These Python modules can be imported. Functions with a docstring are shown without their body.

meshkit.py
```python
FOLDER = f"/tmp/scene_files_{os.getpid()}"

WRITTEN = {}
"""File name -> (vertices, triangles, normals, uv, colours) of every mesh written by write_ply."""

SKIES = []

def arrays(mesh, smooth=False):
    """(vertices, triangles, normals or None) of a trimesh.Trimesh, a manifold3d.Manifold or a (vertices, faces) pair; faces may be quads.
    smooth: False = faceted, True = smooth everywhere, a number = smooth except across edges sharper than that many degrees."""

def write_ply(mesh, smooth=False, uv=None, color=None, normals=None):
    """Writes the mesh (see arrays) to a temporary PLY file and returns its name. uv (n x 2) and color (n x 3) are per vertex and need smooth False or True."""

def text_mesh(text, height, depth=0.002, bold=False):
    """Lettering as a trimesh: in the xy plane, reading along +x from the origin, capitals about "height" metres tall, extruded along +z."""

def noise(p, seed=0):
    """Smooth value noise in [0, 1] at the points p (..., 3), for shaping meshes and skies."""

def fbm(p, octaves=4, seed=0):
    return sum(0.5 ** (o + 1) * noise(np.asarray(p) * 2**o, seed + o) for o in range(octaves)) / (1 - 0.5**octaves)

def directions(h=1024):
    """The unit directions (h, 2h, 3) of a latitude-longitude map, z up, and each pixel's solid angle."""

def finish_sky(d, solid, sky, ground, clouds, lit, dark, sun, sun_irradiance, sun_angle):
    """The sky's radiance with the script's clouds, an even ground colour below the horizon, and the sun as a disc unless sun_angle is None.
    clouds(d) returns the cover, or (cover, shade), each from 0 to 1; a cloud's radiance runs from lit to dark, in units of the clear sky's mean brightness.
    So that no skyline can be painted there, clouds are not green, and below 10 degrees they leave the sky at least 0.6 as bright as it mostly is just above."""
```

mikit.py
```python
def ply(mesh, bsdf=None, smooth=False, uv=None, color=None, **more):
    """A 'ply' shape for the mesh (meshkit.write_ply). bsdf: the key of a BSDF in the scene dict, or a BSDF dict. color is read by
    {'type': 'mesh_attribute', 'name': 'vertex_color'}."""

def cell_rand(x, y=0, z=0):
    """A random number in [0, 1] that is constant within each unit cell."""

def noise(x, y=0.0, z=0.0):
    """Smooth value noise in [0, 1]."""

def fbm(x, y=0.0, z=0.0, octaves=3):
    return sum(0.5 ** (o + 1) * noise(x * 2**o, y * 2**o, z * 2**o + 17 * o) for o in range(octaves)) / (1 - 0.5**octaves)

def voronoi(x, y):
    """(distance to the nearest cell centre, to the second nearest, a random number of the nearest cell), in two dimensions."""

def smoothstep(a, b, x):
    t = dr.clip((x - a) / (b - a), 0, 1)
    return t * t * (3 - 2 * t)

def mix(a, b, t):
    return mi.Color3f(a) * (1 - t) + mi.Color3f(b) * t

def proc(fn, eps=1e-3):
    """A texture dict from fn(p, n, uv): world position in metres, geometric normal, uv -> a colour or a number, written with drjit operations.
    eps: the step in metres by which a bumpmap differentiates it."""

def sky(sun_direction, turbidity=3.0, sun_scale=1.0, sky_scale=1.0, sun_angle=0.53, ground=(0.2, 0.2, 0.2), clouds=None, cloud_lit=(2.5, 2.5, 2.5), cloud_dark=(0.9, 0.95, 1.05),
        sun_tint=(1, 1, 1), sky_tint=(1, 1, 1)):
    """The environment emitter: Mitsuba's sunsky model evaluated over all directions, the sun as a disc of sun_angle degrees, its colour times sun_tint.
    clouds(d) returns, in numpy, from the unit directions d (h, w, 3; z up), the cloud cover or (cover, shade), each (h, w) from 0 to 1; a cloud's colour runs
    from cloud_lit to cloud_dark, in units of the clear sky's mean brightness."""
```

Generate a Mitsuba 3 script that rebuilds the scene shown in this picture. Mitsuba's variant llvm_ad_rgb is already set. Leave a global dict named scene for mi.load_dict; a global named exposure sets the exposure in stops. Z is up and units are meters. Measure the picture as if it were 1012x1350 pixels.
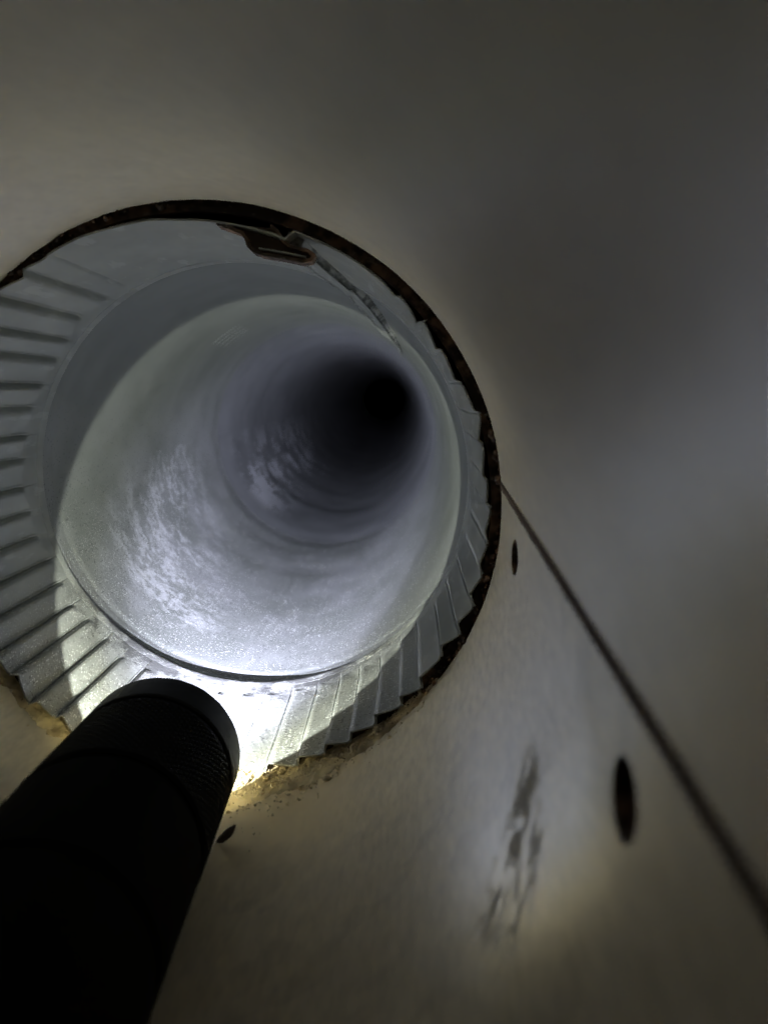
import math, random
import numpy as np, trimesh, manifold3d as m3
import drjit as dr, mitsuba as mi
import mikit, meshkit
from mikit import proc, noise, fbm, smoothstep, mix, cell_rand

random.seed(7)
rng = np.random.default_rng(7)
MM = 0.001
T = mi.ScalarTransform4f
scene, labels = {}, {}

# ---------------------------------------------------------------- camera, exposure, lamp
# The pipe runs along +y, its axis is the y axis; y = 0 is the rim where the outer duct ends.
CAM = np.array([52.0, -200.0, 32.0]) * MM
LOOK = np.array([-0.01884448, 0.9868051, -0.16081222])
scene['camera'] = {
    'type': 'thinlens', 'fov': 54.55, 'fov_axis': 'x', 'near_clip': 0.004, 'far_clip': 20.0,
    'aperture_radius': 0.85 * MM, 'focus_distance': 0.245,
    'to_world': T().look_at(origin=CAM.tolist(), target=(CAM + LOOK).tolist(), up=[0, 0, 1]),
}
exposure = 3.6

# the torch: front centre, direction of the tube, direction of the beam
TF = np.array([-8.1, -23.5, -59.3]) * MM
TD = np.array([-0.06, 0.9935, -0.075]); TD /= np.linalg.norm(TD)
BD = np.array([-0.020, 1.0, -0.023]); BD /= np.linalg.norm(BD)
LED = TF - 19.0 * MM * TD
POWER = 0.0136


def lamp(name, rgb, beam, cut, d):
    scene[name] = {'type': 'spot', 'intensity': {'type': 'rgb', 'value': [POWER * c for c in rgb]},
                   'beam_width': beam, 'cutoff_angle': cut,
                   'to_world': T().look_at(origin=LED.tolist(), target=(LED + d).tolist(), up=[0, 0, 1])}


lamp('torch_spill_light', (0.60, 0.62, 0.52), 33.3, 34.6, BD)
lamp('torch_middle_light', (1.5, 1.53, 2.0), 9.0, 26.0, BD)
lamp('torch_core_light', (5.0, 5.1, 6.4), 5.0, 21.0, BD)

# ---------------------------------------------------------------- helpers
MATS = {}


def polar(p):
    """angle about the pipe axis (radians), metres along it"""
    return dr.atan2(p.z, p.x), p.y


def ply(mesh, bsdf, smooth=40):
    return mikit.ply(mesh, bsdf, smooth)


def put(key, mesh, bsdf, smooth=40):
    scene[key] = ply(mesh, bsdf, smooth)
    return key


def tag(key, label=None, category=None, group=None, kind=None):
    d = {}
    if label: d['label'] = label
    if category: d['category'] = category
    if group: d['group'] = group
    if kind: d['kind'] = kind
    labels[key] = d


def numbered(base):
    k, n = base, 0
    while k in scene or k in labels:
        n += 1
        k = f'{base}_{n:03d}'
    return k


def sheet(inner, outer, closed=False):
    """closed shell from two vertex grids (nu, nv, 3); u wraps round when closed"""
    nu, nv = inner.shape[:2]
    idx = np.arange(nu * nv).reshape(nu, nv)
    if closed:
        idx = np.vstack([idx, idx[:1]])
    q = np.stack([idx[:-1, :-1], idx[1:, :-1], idx[1:, 1:], idx[:-1, 1:]], -1).reshape(-1, 4)
    off = nu * nv
    faces = [q[:, ::-1], q + off]

    def wall(a):
        a0, a1 = a[:-1], a[1:]
        return np.stack([a0, a1, a1 + off, a0 + off], -1)
    faces += [wall(idx[:, 0]), wall(idx[:, -1])[:, ::-1]]
    if not closed:
        faces += [wall(idx[0])[:, ::-1], wall(idx[-1])]
    q = np.vstack(faces)
    v = np.vstack([inner.reshape(-1, 3), outer.reshape(-1, 3)])
    f = np.vstack([q[:, [0, 1, 2]], q[:, [0, 2, 3]]])
    m = trimesh.Trimesh(v, f, process=False)
    return m


def ring_points(phi, y, r):
    """grids in degrees / mm -> metres"""
    a = np.radians(phi)
    return np.stack([r * np.cos(a), y + 0 * r, r * np.sin(a)], -1) * MM


def tube(ys, rs, wall=0.6, n=360, wob=0.0, seed=0):
    phi = np.linspace(0, 360, n, endpoint=False)[:, None]
    ys, rs = np.asarray(ys, float)[None], np.asarray(rs, float)[None]
    P = np.stack([np.cos(np.radians(phi)) * 2 + 0 * ys, ys * 0.02 + 0 * phi, np.sin(np.radians(phi)) * 2 + 0 * ys], -1)
    w = wob * (meshkit.fbm(P + 40, 3, seed) - 0.5) * 2
    return sheet(ring_points(phi, ys, rs + w), ring_points(phi, ys, rs + w + wall), closed=True)


def lathe(profile, n, origin, axis, close=True, jitter=None):
    """closed profile [(along, radius)], along the axis from origin; metres"""
    axis = axis / np.linalg.norm(axis)
    e1 = np.cross(axis, [0, 0, 1.0]); e1 /= np.linalg.norm(e1)
    e2 = np.cross(axis, e1)
    pr = np.asarray(profile, float)
    a = np.linspace(0, 2 * np.pi, n, endpoint=False)
    R = np.repeat(pr[:, 1][:, None], n, 1)
    if jitter is not None:
        R = R + jitter(pr[:, 0][:, None], a[None], R)
    V = origin + pr[:, 0][:, None, None] * axis + R[..., None] * (np.cos(a)[:, None] * e1 + np.sin(a)[:, None] * e2)[None]
    m = len(pr)
    idx = np.arange(m * n).reshape(m, n)
    idx = np.hstack([idx, idx[:, :1]])
    if close:
        idx = np.vstack([idx, idx[:1]])
    q = np.stack([idx[:-1, :-1], idx[:-1, 1:], idx[1:, 1:], idx[1:, :-1]], -1).reshape(-1, 4)
    f = np.vstack([q[:, [0, 1, 2]], q[:, [0, 2, 3]]])
    t = trimesh.Trimesh(V.reshape(-1, 3), f, process=False)
    if t.volume < 0:
        t.invert()
    return t


# ---------------------------------------------------------------- materials
def speckle(p, size):
    return 0.66 * noise(p.x / size, p.y / size, p.z / size) + 0.34 * noise(p.x / size * 2.3 + 9, p.y / size * 2.3, p.z / size * 2.3)


def patchy(p):
    return smoothstep(0.3, 0.6, noise(p.x * 160, p.y * 120, p.z * 160 + 5))


def barrel_col(p, n, uv):
    a, y = polar(p)
    low = smoothstep(0.35, -0.75, dr.sin(a + 0.35))                      # dust settles on the lower side
    streak = fbm(a * 3.0 + 5, y * 55.0, 3.0, 4)                          # rings left by the forming rolls
    cloud = fbm(p.x * 45 + 3, p.y * 30, p.z * 45 + 9, 4)
    wisp = fbm(a * 4.2 + 2.0 + 0.8 * cloud, y * 85 + a * 2, 7.0, 5) * 0.52 + fbm(a * 30, y * 420, 3.0, 4) * 0.48
    where = smoothstep(0.70, 0.10, dr.abs(a + 2.50 + 3.4 * (y - 0.16))) * smoothstep(0.080, 0.13, y) * smoothstep(0.30, 0.22, y)
    wisp = wisp + 0.22 * (speckle(p, 0.0007) - 0.5)
    bloom = smoothstep(0.47 - 0.06 * where, 0.74 - 0.06 * where, wisp) * where
    base = mix((0.185, 0.20, 0.192), (0.285, 0.302, 0.295), streak * 0.6 + cloud * 0.4)
    base = mix(base, (0.36, 0.37, 0.39), low * smoothstep(0.3, 0.7, cloud) * 0.6)
    base = mix(base, (0.66, 0.68, 0.72), bloom * 0.8)
    k = (y - 0.223 + 0.011 * (a - 2.19)) / 0.0094                        # a patch of parallel scratches high on the left
    line = smoothstep(0.20, 0.06, dr.abs(k - dr.floor(k) - 0.5)) * smoothstep(0.13, 0.09, dr.abs(a - 2.19)) * smoothstep(0.0, 0.2, k) * smoothstep(4.6, 4.2, k)
    base = mix(base, (0.62, 0.64, 0.64), line * 0.65 * (0.4 + 0.6 * cloud))
    g = smoothstep(0.60, 0.78, speckle(p, 0.00052)) * smoothstep(-0.1, -0.8, dr.sin(a + 0.1)) * (0.35 + 0.65 * patchy(p))
    d = smoothstep(0.62, 0.82, speckle(p + 3.1, 0.0009)) * low
    base = mix(base, (0.88, 0.89, 0.91), g * 0.85)
    return mix(base, (0.10, 0.10, 0.11), d * 0.6)


def barrel_bump(p, n, uv):
    a, y = polar(p)
    return 0.00012 * fbm(a * 2.0, y * 90, 1.0, 3) + 0.00010 * speckle(p, 0.0009)


def far_col(p, n, uv):
    a, y = polar(p)
    wisp = fbm(a * 4.5 + 4 + y * 7, y * 48, 2.0, 4) * 0.72 + fbm(a * 40, y * 90, 5.0, 3) * 0.28
    where = smoothstep(0.66, 0.05, dr.abs(a + 2.58)) * smoothstep(0.36, 0.40, y) * smoothstep(0.95, 0.6, y)
    bloom = smoothstep(0.42, 0.68, wisp) * where
    base = mix((0.17, 0.18, 0.19), (0.27, 0.28, 0.30), fbm(a * 3, y * 30, 5.0, 4))
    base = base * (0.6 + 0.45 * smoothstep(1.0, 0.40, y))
    return mix(base, (0.66, 0.68, 0.74), bloom * 0.85)


def pleat_col(p, n, uv):
    a, y = polar(p)
    low = smoothstep(-0.45, -0.80, dr.sin(a + 0.12))
    c = fbm(p.x * 90, p.y * 60, p.z * 90, 4)
    base = mix((0.25, 0.265, 0.252), (0.40, 0.42, 0.40), c)
    scr = smoothstep(0.62, 0.72, fbm(p.x * 300 + 7, p.y * 90, p.z * 300, 4)) * 0.22
    base = mix(base, (0.55, 0.57, 0.56), scr * (1 - low))
    base = mix(base, (0.40, 0.41, 0.405), low * 0.6)
    g = smoothstep(0.58, 0.76, speckle(p, 0.00055)) * low * (0.3 + 0.7 * patchy(p))
    d = smoothstep(0.60, 0.80, speckle(p + 1.7, 0.0008)) * low
    base = mix(base, (0.90, 0.91, 0.91), g * 0.85)
    base = mix(base, (0.13, 0.13, 0.13), d * 0.65)
    soot = smoothstep(0.40, 0.66, 0.72 * fbm(a * 17, y * 150, 4.0, 5) + 0.28 * speckle(p, 0.0007) + 0.08 * smoothstep(0.056, 0.064, y)) * smoothstep(0.038, 0.060, y) * low
    return mix(base, (0.09, 0.09, 0.092), soot * 0.8)


def pleat_bump(p, n, uv):
    return 0.00014 * speckle(p, 0.0008) + 0.00025 * fbm(p.x * 200, p.y * 120, p.z * 200, 3)


def scuffs(a, y):
    # scuffed streaks running slantwise low on the right
    c_ = a * 0.080
    e_ = -0.84 * (c_ + 0.0283) - 0.54 * (y + 0.090)
    f_ = 0.54 * (c_ + 0.0283) - 0.84 * (y + 0.090)
    band = smoothstep(0.0075, 0.002, dr.abs(f_)) * smoothstep(-0.008, 0.002, e_) * smoothstep(0.030, 0.018, e_)
    faint = smoothstep(0.0055, 0.001, dr.abs(f_ - 0.0085)) * smoothstep(-0.004, 0.006, e_) * smoothstep(0.034, 0.022, e_)
    faint = 0.6 * faint * smoothstep(0.45, 0.66, fbm(e_ * 380 + 8, f_ * 700, 5.0, 5))
    return faint + smoothstep(0.43, 0.66, 0.6 * fbm(e_ * 240 + 3, f_ * 560, 2.0, 4) + 0.4 * fbm(e_ * 1100, f_ * 1700, 4.0, 3) + 0.06 * smoothstep(0.003, 0.0, dr.abs(f_))) * band


def duct_rough(p, n, uv):
    a, y = polar(p)
    return 0.24 + 0.40 * smoothstep(-0.50, -0.82, dr.sin(a)) + 0.45 * scuffs(a, y) + 0.05 * fbm(p.x * 60, p.y * 60, p.z * 60, 3) + 0.08 * smoothstep(-0.10, -0.45, dr.sin(a)) * fbm(p.x * 420, p.y * 300, p.z * 420, 3)


def duct_col(p, n, uv):
    a, y = polar(p)
    c = fbm(p.x * 40 + 2, p.y * 22, p.z * 40, 4)
    base = mix((0.62, 0.58, 0.48), (0.68, 0.635, 0.53), c)
    low = smoothstep(-0.62, -0.92, dr.sin(a))
    base = mix(base, (0.57, 0.51, 0.40), low * 0.75)
    fine = fbm(p.x * 420, p.y * 300, p.z * 420, 3)
    mott = fbm(p.x * 700, p.y * 260, p.z * 700 + 2, 3)
    base = base * (0.90 + 0.14 * fine + 0.34 * (mott - 0.5) * smoothstep(0.1, -0.25, dr.sin(a)) + 0.03)
    sand = smoothstep(-0.80, -0.95, dr.sin(a)) * smoothstep(-0.050, -0.012, y + 0.016 * fbm(a * 9, y * 60, 1.0, 3))
    base = mix(base, (0.68, 0.57, 0.37), sand * 0.8)
    base = mix(base, (0.035, 0.03, 0.026), scuffs(a, y) * 0.42)
    s2 = smoothstep(0.60, 0.70, fbm(a * 7 + 9, y * 110 + 4, 6.0, 4)) * smoothstep(-0.02, -0.06, y) * smoothstep(0.3, 0.0, dr.sin(a)) * 0.16
    return mix(base, (0.24, 0.22, 0.19), s2)


def duct_bump(p, n, uv):
    a, y = polar(p)
    low = smoothstep(-0.45, -0.85, dr.sin(a))
    return 0.00005 * fbm(p.x * 300, p.y * 300, p.z * 300, 3) + low * 0.00028 * fbm(p.x * 330, p.y * 330, p.z * 330, 4)


def rust_col(p, n, uv):
    c = fbm(p.x * 240, p.y * 240, p.z * 240, 4)
    b = mix((0.042, 0.029, 0.022), (0.25, 0.15, 0.095), smoothstep(0.40, 0.72, c))
    return mix(b, (0.30, 0.26, 0.22), smoothstep(0.66, 0.78, fbm(p.x * 500, p.y * 500 + 8, p.z * 500, 3)) * 0.5)


def tarnish_col(p, n, uv):
    return mix((0.10, 0.105, 0.10), (0.40, 0.41, 0.40), smoothstep(0.3, 0.75, fbm(p.x * 420, p.y * 160, p.z * 420, 3)))


def rubble_col(p, n, uv):
    c = fbm(p.x * 260, p.y * 260, p.z * 260, 4)
    b = mix((0.30, 0.25, 0.17), (0.70, 0.62, 0.44), smoothstep(0.25, 0.75, c))
    return mix(b, (0.10, 0.07, 0.05), smoothstep(0.64, 0.78, fbm(p.x * 620, p.y * 620, p.z * 620 + 4, 3)) * 0.7)


def mat(name, color, rough, metallic=0.0, bump=None, eps=2e-4, **more):
    rough = proc(rough) if callable(rough) else rough
    b = {'type': 'principled', 'base_color': proc(color) if callable(color) else {'type': 'rgb', 'value': list(color)},
         'roughness': rough, 'metallic': metallic, **more}
    if bump:
        b = {'type': 'bumpmap', 'arbitrary': proc(bump, eps), 'scale': 1.0, 'bsdf': b}
    scene[name] = {'type': 'twosided', 'bsdf': b}
    return name


M_BARREL = mat('zinc_inside', barrel_col, 0.42, 0.25, barrel_bump)
M_FAR = mat('zinc_far', far_col, 0.42, 0.25)
M_PLEAT = mat('zinc_pleated', pleat_col, 0.40, 0.30, pleat_bump)
M_DUCT = mat('dull_painted_sheet', duct_col, duct_rough, 0.0, duct_bump, specular=0.9)
M_RUST = mat('rusty_steel', rust_col, 0.7, 0.0)
M_DARK = mat('dark_iron', (0.065, 0.046, 0.036), 0.6, 0.0, specular=0.1)
M_RUBBLE = mat('crumbled_plaster', rubble_col, 0.9)
M_TORCH = mat('black_anodised', (0.004, 0.004, 0.004), 0.45, 0.0, specular=0.10)
M_TORCH2 = mat('black_rubbery', (0.003, 0.003, 0.003), 0.6, 0.0, specular=0.02)
M_GRIP = mat('black_knurling', (0.004, 0.004, 0.004), 0.4, 0.0, specular=0.05)
M_REFL = mat('reflector_metal', (0.7, 0.7, 0.7), 0.3, 0.9)
M_LED = mat('led_yellow', (0.8, 0.7, 0.2), 0.4)
M_SEAM = mat('brown_sealant', (0.135, 0.102, 0.083), 0.75, 0.0, specular=0.1)
M_GREY = mat('tarnished_zinc', tarnish_col, 0.5, 0.2)
M_SEED = mat('dry_brown', (0.05, 0.035, 0.025), 0.6)

# ---------------------------------------------------------------- the outer duct the camera looks along
DA = np.array([0.03578994, 0.99876531, 0.03445203])
DX = np.cross(DA, [0, 0, 1.0]); DX /= np.linalg.norm(DX)
DZ = np.cross(DX, DA)
DM = np.eye(4); DM[:3, 0], DM[:3, 1], DM[:3, 2] = DX, DA, DZ       # duct frame -> world
RD, YB = 80.0, -330.0


def dpt(phi, y, r):
    """duct-frame polar (degrees, mm) -> world metres"""
    a = np.radians(phi)
    p = np.stack([r * np.cos(a), y + 0 * a, r * np.sin(a)], -1) * MM
    return p @ DM[:3, :3].T


def to_m3(t):
    return m3.Manifold(m3.Mesh(np.asarray(t.vertices, np.float32), np.asarray(t.faces, np.uint32)))


def from_m3(m):
    g = m.to_mesh()
    return trimesh.Trimesh(np.array(g.vert_properties[:, :3], float), np.array(g.tri_verts), process=False)


def duct_shell():
    nphi = 540
    ys = np.concatenate([np.linspace(YB, -60, 40), np.linspace(-56, 1.2, 36)])
    phi = np.linspace(0, 360, nphi, endpoint=False)[:, None]
    q = np.radians(phi)
    P = np.stack([np.cos(q) * 3 + 0 * ys, ys[None] * 0.03 + 0 * q, np.sin(q) * 3 + 0 * ys], -1)
    w = 0.7 * (meshkit.fbm(P + 11, 3, 3) - 0.5)
    ragged = 1.5 * (meshkit.fbm(np.stack([np.cos(q) * 14, np.sin(q) * 14, 0 * q], -1) + 5, 4, 9) - 0.5)
    yy = ys[None] + ragged * np.clip((ys[None] + 20) / 20, 0, 1)
    return sheet(ring_points(phi, yy, RD + w), ring_points(phi, yy, RD + w + 2.4), closed=True)


def slot(phi, y, half_c, half_a, depth=14):
    """an oval cutter through the sheet"""
    a = np.linspace(0, 2 * np.pi, 40, endpoint=False)
    cs = m3.CrossSection([np.c_[half_c * np.cos(a), half_a * np.sin(a)]])
    m = from_m3(m3.Manifold.extrude(cs, depth))
    an = math.radians(phi)
    out, tang = np.array([math.cos(an), 0, math.sin(an)]), np.array([-math.sin(an), 0, math.cos(an)])
    M = np.stack([tang, [0, 1, 0], out], 1)
    if np.linalg.det(M) < 0:
        M[:, 0] *= -1
    m.vertices = (m.vertices @ M.T + out * (RD - depth / 2) + np.array([0, y, 0])) * MM
    return m


SEAM = 5.0
HOLES = [(-3.4, -29.5, 4.1, 6.2), (-3.6, -126.3, 4.3, 4.7)]
shell = to_m3(duct_shell())
for h in HOLES:
    shell = shell - to_m3(slot(*h))
an = math.radians(SEAM)                              # the open lap of the sheet: a groove 1.8 mm wide
gd = trimesh.creation.box([2.4, 420, 2.6]); gd.apply_translation([RD - 0.2, -180, 0])
gd.apply_transform(trimesh.transformations.rotation_matrix(-an, [0, 1, 0])); gd.vertices *= MM
shell = from_m3(shell - to_m3(gd))
shell.apply_transform(DM)
put('outer_duct__shell', shell, M_DUCT, 30)
tag('outer_duct', 'dull grey-beige sheet metal duct with dark seam and two screw holes, around the camera', 'duct')

# the dark lapped edge lying in the groove
n = 120
yy = np.linspace(YB, 0.6, n)
ph = SEAM + np.array([-0.80, -0.66, -0.33, 0.1, 0.48, 0.69, 0.80])
pr = np.array([80.5, 79.75, 79.55, 79.6, 79.5, 79.8, 80.5])
wav = 0.10 * np.sin(yy * 0.35) + 0.07 * np.sin(yy * 0.83 + 1)
inn = np.stack([dpt(p + wav, yy, np.full(n, r_) + 0.06 * np.sin(yy * 1.9 + p * 9)) for p, r_ in zip(ph, pr)])
out = np.stack([dpt(p + wav, yy, np.full(n, 81.0)) for p in ph])
put('outer_duct__seam', sheet(inn, out), M_SEAM, 40)
tag('outer_duct__seam', 'thin dark brown sealed seam running along the grey duct wall', )
for p_, y_, c_, a_ in HOLES:      # rusty rim turned outwards behind each screw hole
    o = from_m3(to_m3(slot(p_, y_, c_ + 1.0, a_ + 1.0, 5)) - to_m3(slot(p_, y_, c_ - 0.15, a_ - 0.15, 12)))
    an_ = math.radians(p_)
    o.apply_translation(np.array([math.cos(an_), 0, math.sin(an_)]) * 2.75 * MM)
    o.apply_transform(DM)
    k = numbered('outer_duct__screw_hole')
    put(k, o, M_RUST, 30)
    back = slot(p_, y_, c_ + 3, a_ + 3, 1.0)
    back.apply_translation(np.array([math.cos(an_), 0, math.sin(an_)]) * 8.0 * MM)
    back.apply_transform(DM)
    put(k + '__backing', back, M_DARK, 30)

# rusty ring closing the gap between the outer duct and the pleated collar
phi = np.linspace(0, 360, 360, endpoint=False)[:, None]
rr = 84.0 - np.linspace(1, 0, 7)[None] * (6.1 - 2.0 * np.exp(-((phi - 124) / 36) ** 2))
q = np.radians(phi)
yj = 5.0 + 1.6 * meshkit.fbm(np.stack([np.cos(q) * 12 + 0 * rr, np.sin(q) * 12 + 0 * rr, rr * 0.35 + 0 * q], -1) + 3, 4, 5)
inn = np.stack([rr * np.cos(q), yj, rr * np.sin(q)], -1) * MM
outr = inn + np.array([0, 2.0, 0]) * MM
put('outer_duct__rusty_flange', sheet(inn, outr, closed=True), M_RUST, 40)
tag('outer_duct__rusty_flange', 'dark rusty flange showing in the gap round the pleated collar')

# ---------------------------------------------------------------- the pleated pipe
NP = 54
PITCH = 360.0 / NP
Y1 = 63.0


def flat_zone(phi):
    """0 where the collar is plain sheet (top, either side of the lock seam), 1 where it is pleated"""
    p = (phi + 180) % 360 - 180
    d0 = np.clip((p - 41) / 12, 0, 1); d1 = np.clip((128 - p) / 9, 0, 1)
    return 1 - d0 * d1


SEAM_P = np.array([[8, 71.5], [31, 69.4], [83, 61.7], [130, 57.0], [177, 53.0], [260, 48.0], [345, 45.0]])


def seam_phi(y):
    return np.interp(y, SEAM_P[:, 0], SEAM_P[:, 1])


def lap(phi, y):
    """the sheet left of the lock seam lies over the other: a step inwards that fades out round the top"""
    d = ((phi - seam_phi(y)) + 180) % 360 - 180
    return np.where((d > 0) & (d < 70), 2.7 * (1 - d / 70) ** 1.5, 0.0) * np.clip((300 - y) / 80, 0, 1)


YEND = rng.uniform(0, 7, NP)
YRIM = rng.normal(0, 1.0, NP)
FLARE = rng.normal(0, 0.6, NP)
EDGE = (np.arange(NP + 1) + np.append(rng.uniform(-0.11, 0.11, NP), 0)) * PITCH
EDGE[NP] = EDGE[0] + 360
for k in range(NP):
    RISE = 0.30 if k < 5 else 0.15                  # the folds lean open on the right
    tt = np.array([0, 0.025, 0.05, 0.075, 0.1, 0.3, 0.5, 0.68, 1 - RISE, 1 - RISE * 0.5, 1.0])
    hh = tt / (1 - RISE); hh[-2], hh[-1] = 0.5, 0.0                         # height along the saw-tooth
    crest = np.array([0, -0.28, -0.42, -0.28, 0, 0, 0, 0, 0, 0, 0])[:, None]   # the rolled edge of each fold
    soft_k = 0.55 if (k > 47 or k < 2) else 1.0
    ys = np.concatenate([np.linspace(0, 50, 18), np.linspace(51.5, Y1, 10)])
    phi = -(EDGE[k] + tt * (EDGE[k + 1] - EDGE[k]))                                              # clockwise as seen from the camera
    PH = phi[:, None] + 0 * ys[None]
    y0 = YRIM[k] + (YRIM[(k + 1) % NP] - YRIM[k]) * tt
    fz = flat_zone(PH)
    edge = np.clip(1 - ys / 22.0, 0, 1)[None]
    YY = ys[None] + y0[:, None] * edge * 1.0
    fl = (FLARE[k] + (FLARE[(k + 1) % NP] - FLARE[k]) * tt)[:, None] * edge ** 2
    soft = meshkit.fbm(np.stack([np.cos(np.radians(PH)) * 4, np.sin(np.radians(PH)) * 4, YY * 0.05], -1) + 9, 3, 4) - 0.5
    YE = YEND[k] + (YEND[(k + 1) % NP] - YEND[k]) * tt[:, None]
    rim = np.clip(1 - YY / 66.0, 0, 1)
    mean = 77.3 - 1.0 * rim + 1.8 * rim * np.exp(-(((PH + 180) % 360 - 180 - 122) / 34) ** 2)
    amp = (1.5 + (1.2 if 5 < k < 16 else 0.8) * rim) * soft_k * np.clip((Y1 - 4.0 - YE - YY) / 3.5, 0, 1) * fz
    R = mean + amp * (0.5 - hh[:, None]) + crest * np.clip(amp, 0, 1) - lap(PH, YY) + fl * fz + 0.5 * soft
    inner = ring_points(PH, YY, R)
    outer = ring_points(PH, YY, R + 0.5)
    put(numbered('pleated_pipe__collar__pleat'), sheet(inner, outer), M_PLEAT, 32)
tag('pleated_pipe', 'bright galvanised round pipe with a pleated collar, lit by the torch', 'pipe')
tag('pleated_pipe__collar', 'crimped collar of slanted sheet metal pleats round the pipe mouth')

# bead where the pleats end, then the plain barrel
phi = np.linspace(0, 360, 540, endpoint=False)[:, None]
ys = np.array([62.6, 63.4, 64.4, 65.4, 66.2, 66.9, 67.4, 67.8])[None]
rs = np.array([77.25, 77.1, 77.0, 76.95, 76.95, 77.05, 77.7, 78.5])[None]
q = np.radians(phi)
nick = meshkit.fbm(np.stack([np.cos(q) * 26 + 0 * ys, np.sin(q) * 26 + 0 * ys, ys * 0.3 + 0 * q], -1) + 2, 3, 6) - 0.5
inn = ring_points(phi + 0 * ys, ys + 1.3 * nick, rs + 0.25 * nick - lap(phi, ys))
put('pleated_pipe__bead', sheet(inn, ring_points(phi + 0 * ys, ys + 1.3 * nick, rs + 0.25 * nick - lap(phi, ys) + 0.5), closed=True), M_PLEAT, 40)
ys = np.concatenate([np.linspace(67.2, 84, 16), np.linspace(88, 332, 90), np.linspace(334, 342, 8)])[None]
ripple = 0.10 * np.sin(ys / 17.0 + 2 * np.sin(ys / 41.0)) * np.clip((ys - 90) / 60, 0, 1) - 0.55 * np.exp(-((ys - 71.0) / 1.6) ** 2) + 0.35 * np.exp(-((ys - 79) / 2.2) ** 2)
P = np.stack([np.cos(q) * 2.2 + 0 * ys, np.sin(q) * 2.2 + 0 * ys, ys * 0.012 + 0 * q], -1)
rb = 78.9 - 0.5 * np.clip((ys - 90) / 60, 0, 1) + 0.75 * (lambda t: t * t * (3 - 2 * t))(np.clip((ys - 312) / 30, 0, 1)) + ripple * np.clip((338 - ys) / 30, 0, 1) + 0.8 * (meshkit.fbm(P + 6, 3, 8) - 0.5) * np.clip((338 - ys) / 30, 0, 1) - lap(phi, ys)
put('pleated_pipe__barrel', sheet(ring_points(phi + 0 * ys, ys + 0 * phi, rb), ring_points(phi + 0 * ys, ys + 0 * phi, rb + 0.6), closed=True), M_BARREL, 50)

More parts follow.
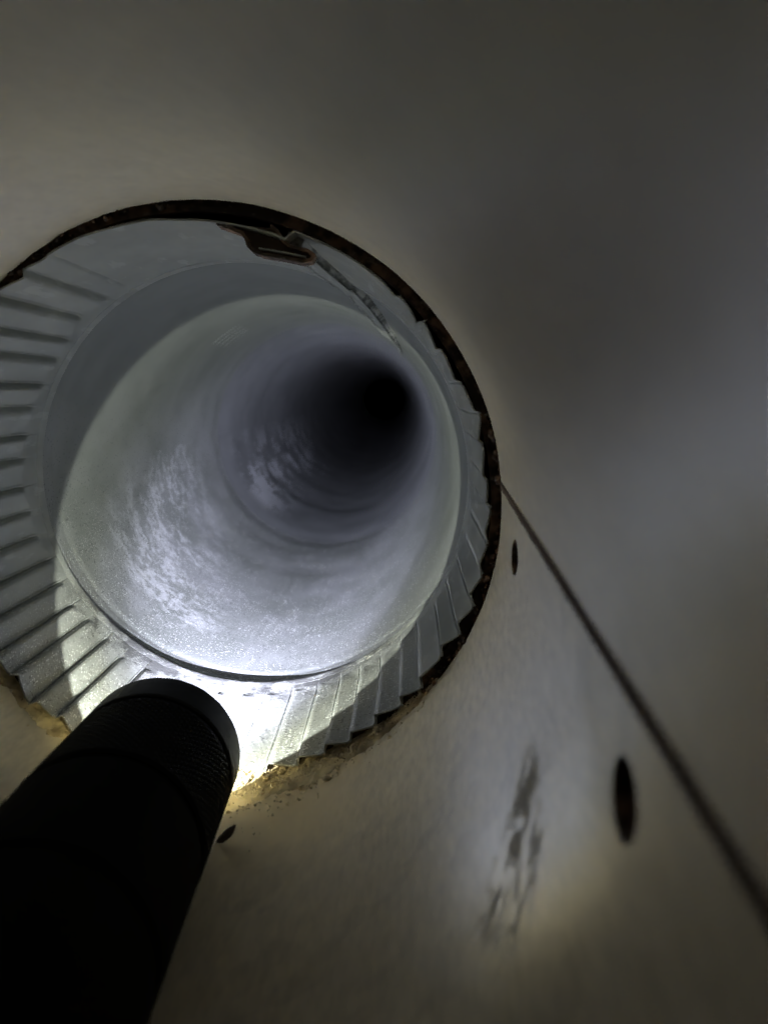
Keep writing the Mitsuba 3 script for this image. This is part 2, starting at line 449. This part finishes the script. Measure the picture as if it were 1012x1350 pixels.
# lock seam: a folded strip with a crimped edge
ys = np.linspace(6, 330, 420)
base = seam_phi(ys)
fade = np.clip((262 - ys) / 80, 0.02, 1)
r0 = np.interp(ys, [6, 66, 67.5, 330], [76.6, 77.2, 78.0, 78.0]) - 0.6


def strip(us, lifts, bottom):
    ci, co = [], []
    for u, lift in zip(us, lifts):
        p_ = base + np.degrees(u * (0.5 + 0.5 * fade) / 77.0)
        ci.append(ring_points(p_, ys, r0 - fade * lift)); co.append(ring_points(p_, ys, r0 - fade * bottom))
    return sheet(np.stack(ci), np.stack(co))


rough = 0.5 * (meshkit.fbm(np.stack([ys * 0.8, 0 * ys, 0 * ys], -1), 3, 2) - 0.5)
put('pleated_pipe__lock_seam', strip([-2.9, -2.7, -0.5, 1.6, 1.8], [0, 1.6, 1.8 + rough, 1.5, 0], -1.2), M_GREY, 30)
saw = (ys * 0.42) % 1.0                                                  # a toothed lip folded over the seam
tooth = np.where(saw < 0.55, 1.0, 0.0) * (0.7 + 0.6 * meshkit.noise(np.stack([np.floor(ys * 0.42) * 7.3, 0 * ys, 0 * ys], -1)))
put('pleated_pipe__lock_seam__toothed_lip', strip([-3.1 + 0 * ys, -1.8 + 0 * ys, -0.4 + 0 * ys, 0.4 + 1.9 * tooth], [2.1 + 0 * ys, 2.7 + rough, 2.6 + rough, 2.7 + 0.5 * tooth], 1.85), M_PLEAT, 30)
tag('pleated_pipe__lock_seam', 'crinkled folded lock seam running into the pipe')

# torn folded tab of the seam at the mouth
from shapely.geometry import LineString, Polygon
pts = [(5.3, 74.6), (8.9, 73.4), (11.4, 72.4), (12.5, 71.0), (13.0, 69.2), (14.2, 67.9), (17.0, 67.0), (22.1, 66.2), (27.0, 65.2), (29.2, 65.6), (29.9, 66.9), (28.4, 67.9), (24.1, 68.9), (21.8, 70.6), (20.6, 72.8), (19.2, 74.0)]
line = LineString(pts).buffer(0.42, join_style=1)
inner_line = LineString([(15.8, 68.6), (22.3, 67.5), (27.6, 66.5)]).buffer(0.2)
tab = trimesh.creation.extrude_polygon(line, 5.5)
tab.vertices = np.c_[tab.vertices[:, 0], tab.vertices[:, 2] + 0.6, tab.vertices[:, 1]] * MM
tab.invert()
put('pleated_pipe__lock_tab', tab, M_RUST, 30)
fill = trimesh.creation.extrude_polygon(Polygon(pts).buffer(0.1), 1.0)
fill.vertices = np.c_[fill.vertices[:, 0], fill.vertices[:, 2] + 3.6, fill.vertices[:, 1]] * MM
fill.invert()
put('pleated_pipe__lock_tab__fold', fill, M_DARK, 30)
lip = trimesh.creation.extrude_polygon(inner_line, 2.0)
lip.vertices = np.c_[lip.vertices[:, 0], lip.vertices[:, 2] + 1.2, lip.vertices[:, 1]] * MM
lip.invert()
put('pleated_pipe__lock_tab__lip', lip, M_PLEAT, 30)
tag('pleated_pipe__lock_tab', 'torn dark rusty tab folded at the pipe mouth')

# ---------------------------------------------------------------- the next length of pipe, deep inside
ys = np.concatenate([np.linspace(341.5, 392, 24), np.linspace(398, 640, 60), np.linspace(655, 2600, 60)])
rs = 78.35 + 0.8 * np.exp(-((ys - 341.5) / 20.0) ** 2) + 0.08 * np.sin(ys / 19.0 + np.sin(ys / 47)) + 0.6 * np.clip((ys - 470) / 25, 0, 1)
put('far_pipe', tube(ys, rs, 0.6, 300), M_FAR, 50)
tag('far_pipe', 'second length of grey pipe deep inside, past the joint ring, fading to black', 'pipe')

# ---------------------------------------------------------------- the torch
def knurl(al, a, R):
    on = (al < -17.2 * MM) & (al > -44.0 * MM) & (R > 19.0 * MM)
    k1 = np.abs(((a * 60 / (2 * np.pi)) + al / MM / 2.2) % 1 - 0.5)
    k2 = np.abs(((a * 60 / (2 * np.pi)) - al / MM / 2.2) % 1 - 0.5)
    return np.where(on, -0.55 * MM * (1 - np.clip(np.minimum(k1, k2) * 4.5, 0, 1)), 0)


R0 = 20.1
bez = [(0.0, 17.4), (0.0, 19.2), (-0.35, 19.8), (-1.2, R0), (-13.2, R0), (-13.8, 19.7), (-13.8, 12.0), (-19.6, 5.0), (-19.2, 4.2), (-18.6, 5.0), (-12.0, 13.2), (-5.0, 16.4)]
put('torch__bezel', lathe(np.array(bez) * MM, 160, TF, TD), M_TORCH, 28)
refl = [(-5.0, 16.35), (-12.0, 13.1), (-18.55, 4.9), (-18.4, 4.9), (-11.8, 13.0), (-5.0, 16.2)]
put('torch__reflector', lathe(np.array(refl) * MM, 96, TF, TD), M_REFL, 40)
put('torch__led', lathe(np.array([(-19.4, 0.01), (-19.25, 0.01), (-19.25, 3.0), (-19.4, 4.0)]) * MM, 32, TF, TD), M_LED, 30)
scene['torch__led']['emitter'] = {'type': 'area', 'radiance': {'type': 'rgb', 'value': [8.5, 7.3, 3.4]}}
grip = [(-14.0, 12.0), (-14.0, 19.3), (-15.9, 19.3), (-16.4, 19.9)] + [(-17.0 - 0.28 * i, 20.05) for i in range(98)] + [(-44.6, 19.9), (-45.2, 19.2), (-45.2, 12.0)]
put('torch__grip_ring', lathe(np.array(grip) * MM, 480, TF, TD, jitter=knurl), M_GRIP, False)
body = [(-45.6, 1.0), (-45.6, 18.9), (-48.0, 18.9), (-49.0, 19.9), (-78, 19.9), (-79, 19.2), (-81, 19.2), (-82, 19.9), (-150, 19.9), (-153, 18.0), (-153, 1.0)]
put('torch__body', lathe(np.array(body) * MM, 160, TF, TD), M_TORCH2, 28)
tag('torch', 'black metal torch pointing into the pipe, its dark tube filling the lower left', 'torch')
tag('torch__grip_ring', 'knurled black grip ring behind the smooth torch head')

# ---------------------------------------------------------------- crumbled plaster under the collar
def noisy_lump(size, seed):
    s = trimesh.creation.icosphere(subdivisions=1, radius=1.0)
    v = np.asarray(s.vertices)
    v = v * (0.65 + 0.7 * meshkit.noise(v * 1.7 + seed * 3.1, seed))[:, None] * np.array([1, rng.uniform(0.6, 1), rng.uniform(0.55, 0.9)])
    s.vertices = (v @ trimesh.transformations.random_rotation_matrix(rng.random(3))[:3, :3].T) * size
    return s


bits = []
for side in (0,):
    ph = np.linspace(-152, -38, 360)
    yl = np.linspace(0, 1, 26)
    PH, Y = np.meshgrid(ph, yl, indexing='ij')
    wid = np.interp(PH, [-152, -135, -110, -80, -62, -50, -38], [4, 7, 10, 16, 8, 5, 2])
    wid = wid * (0.75 + 0.5 * meshkit.fbm(np.stack([PH * 0.35, 0 * PH, 0 * PH], -1) + 3, 3, 2))
    yy = 4.5 - Y * (4.5 + wid)
    nz = meshkit.fbm(np.stack([PH * 1.1, yy * 0.7, 0 * PH], -1) + 8, 4, 3)
    nf = meshkit.fbm(np.stack([PH * 3.4, yy * 2.4, 0 * PH], -1) + 8, 3, 7)
    ht = np.interp(PH, [-152, -130, -100, -84, -70, -50, -38], [1.2, 2.0, 1.8, 1.8, 2.6, 2.4, 0.6])
    prof = np.sin(np.clip(Y, 0, 1) ** 0.7 * math.pi) ** 0.8 * (1 - 0.5 * Y)
    r = 80.5 - ht * prof * (0.35 + 1.1 * nz) - 0.9 * (nf - 0.4) * prof
    bits.append(sheet(dpt(PH, yy, r), dpt(PH, yy, r * 0 + 82.0)))
for i in range(1500):
    p_ = np.clip(rng.normal(-76, 22), -150, -42)
    w_ = np.interp(p_, [-150, -110, -80, -62, -42], [7, 10, 17, 9, 4])
    y_ = 2 - abs(rng.normal(0, 0.75)) * w_
    sz = 0.14 + 0.26 * rng.random() ** 2 + (0.9 * rng.random() if i % 22 == 0 else 0)
    s = noisy_lump(min(sz, 1.6) * MM, i)
    on = 80.0 - (1.6 if y_ > -w_ * 0.8 else 0.0) - 0.2 * sz
    s.apply_translation(dpt(np.array(p_), np.array(y_), np.array(on)))
    bits.append(s)
put('plaster_rubble', trimesh.util.concatenate(bits), M_RUBBLE, 35)
tag('plaster_rubble', 'crumbled sandy plaster and grit packed under the pleated collar', 'rubble', kind='stuff')

# scale and plaster flakes caught in the gap between duct and collar
flakes = []
for i in range(230):
    p_ = rng.uniform(-62, 20) if i % 3 else rng.uniform(95, 152)
    fl_ = noisy_lump((0.3 + 0.9 * rng.random() ** 2) * MM, i + 900)
    fl_.apply_translation(dpt(np.array(p_), np.array(rng.uniform(0.6, 5.0)), np.array(rng.uniform(78.9, 80.4))))
    flakes.append(fl_)
put('outer_duct__rust_flakes', trimesh.util.concatenate(flakes), M_RUST, 35)
tag('outer_duct__rust_flakes', 'rusty scale flakes caught in the dark gap', kind='stuff')

# a dry seed lying on the duct floor by the torch
s = trimesh.creation.icosphere(subdivisions=3, radius=1.0)
v = np.asarray(s.vertices)
v = v * (1 + 0.25 * (meshkit.fbm(v * 2 + 4, 3, 1) - 0.5))[:, None] * np.array([2.9, 1.15, 1.0])
v[:, 2] += 0.12 * v[:, 0] ** 2 * 0.3
s.vertices = v * MM
s.apply_transform(trimesh.transformations.rotation_matrix(math.radians(-28), [0, 1, 0]))
s.apply_transform(trimesh.transformations.rotation_matrix(math.radians(38), [0, 0, 1]))
s.apply_translation(dpt(np.array(-82.6), np.array(-31.0), np.array(78.2)))
put('dry_seed', s, M_SEED, True)
tag('dry_seed', 'small dark brown seed husk on the duct floor right of the torch', 'seed')
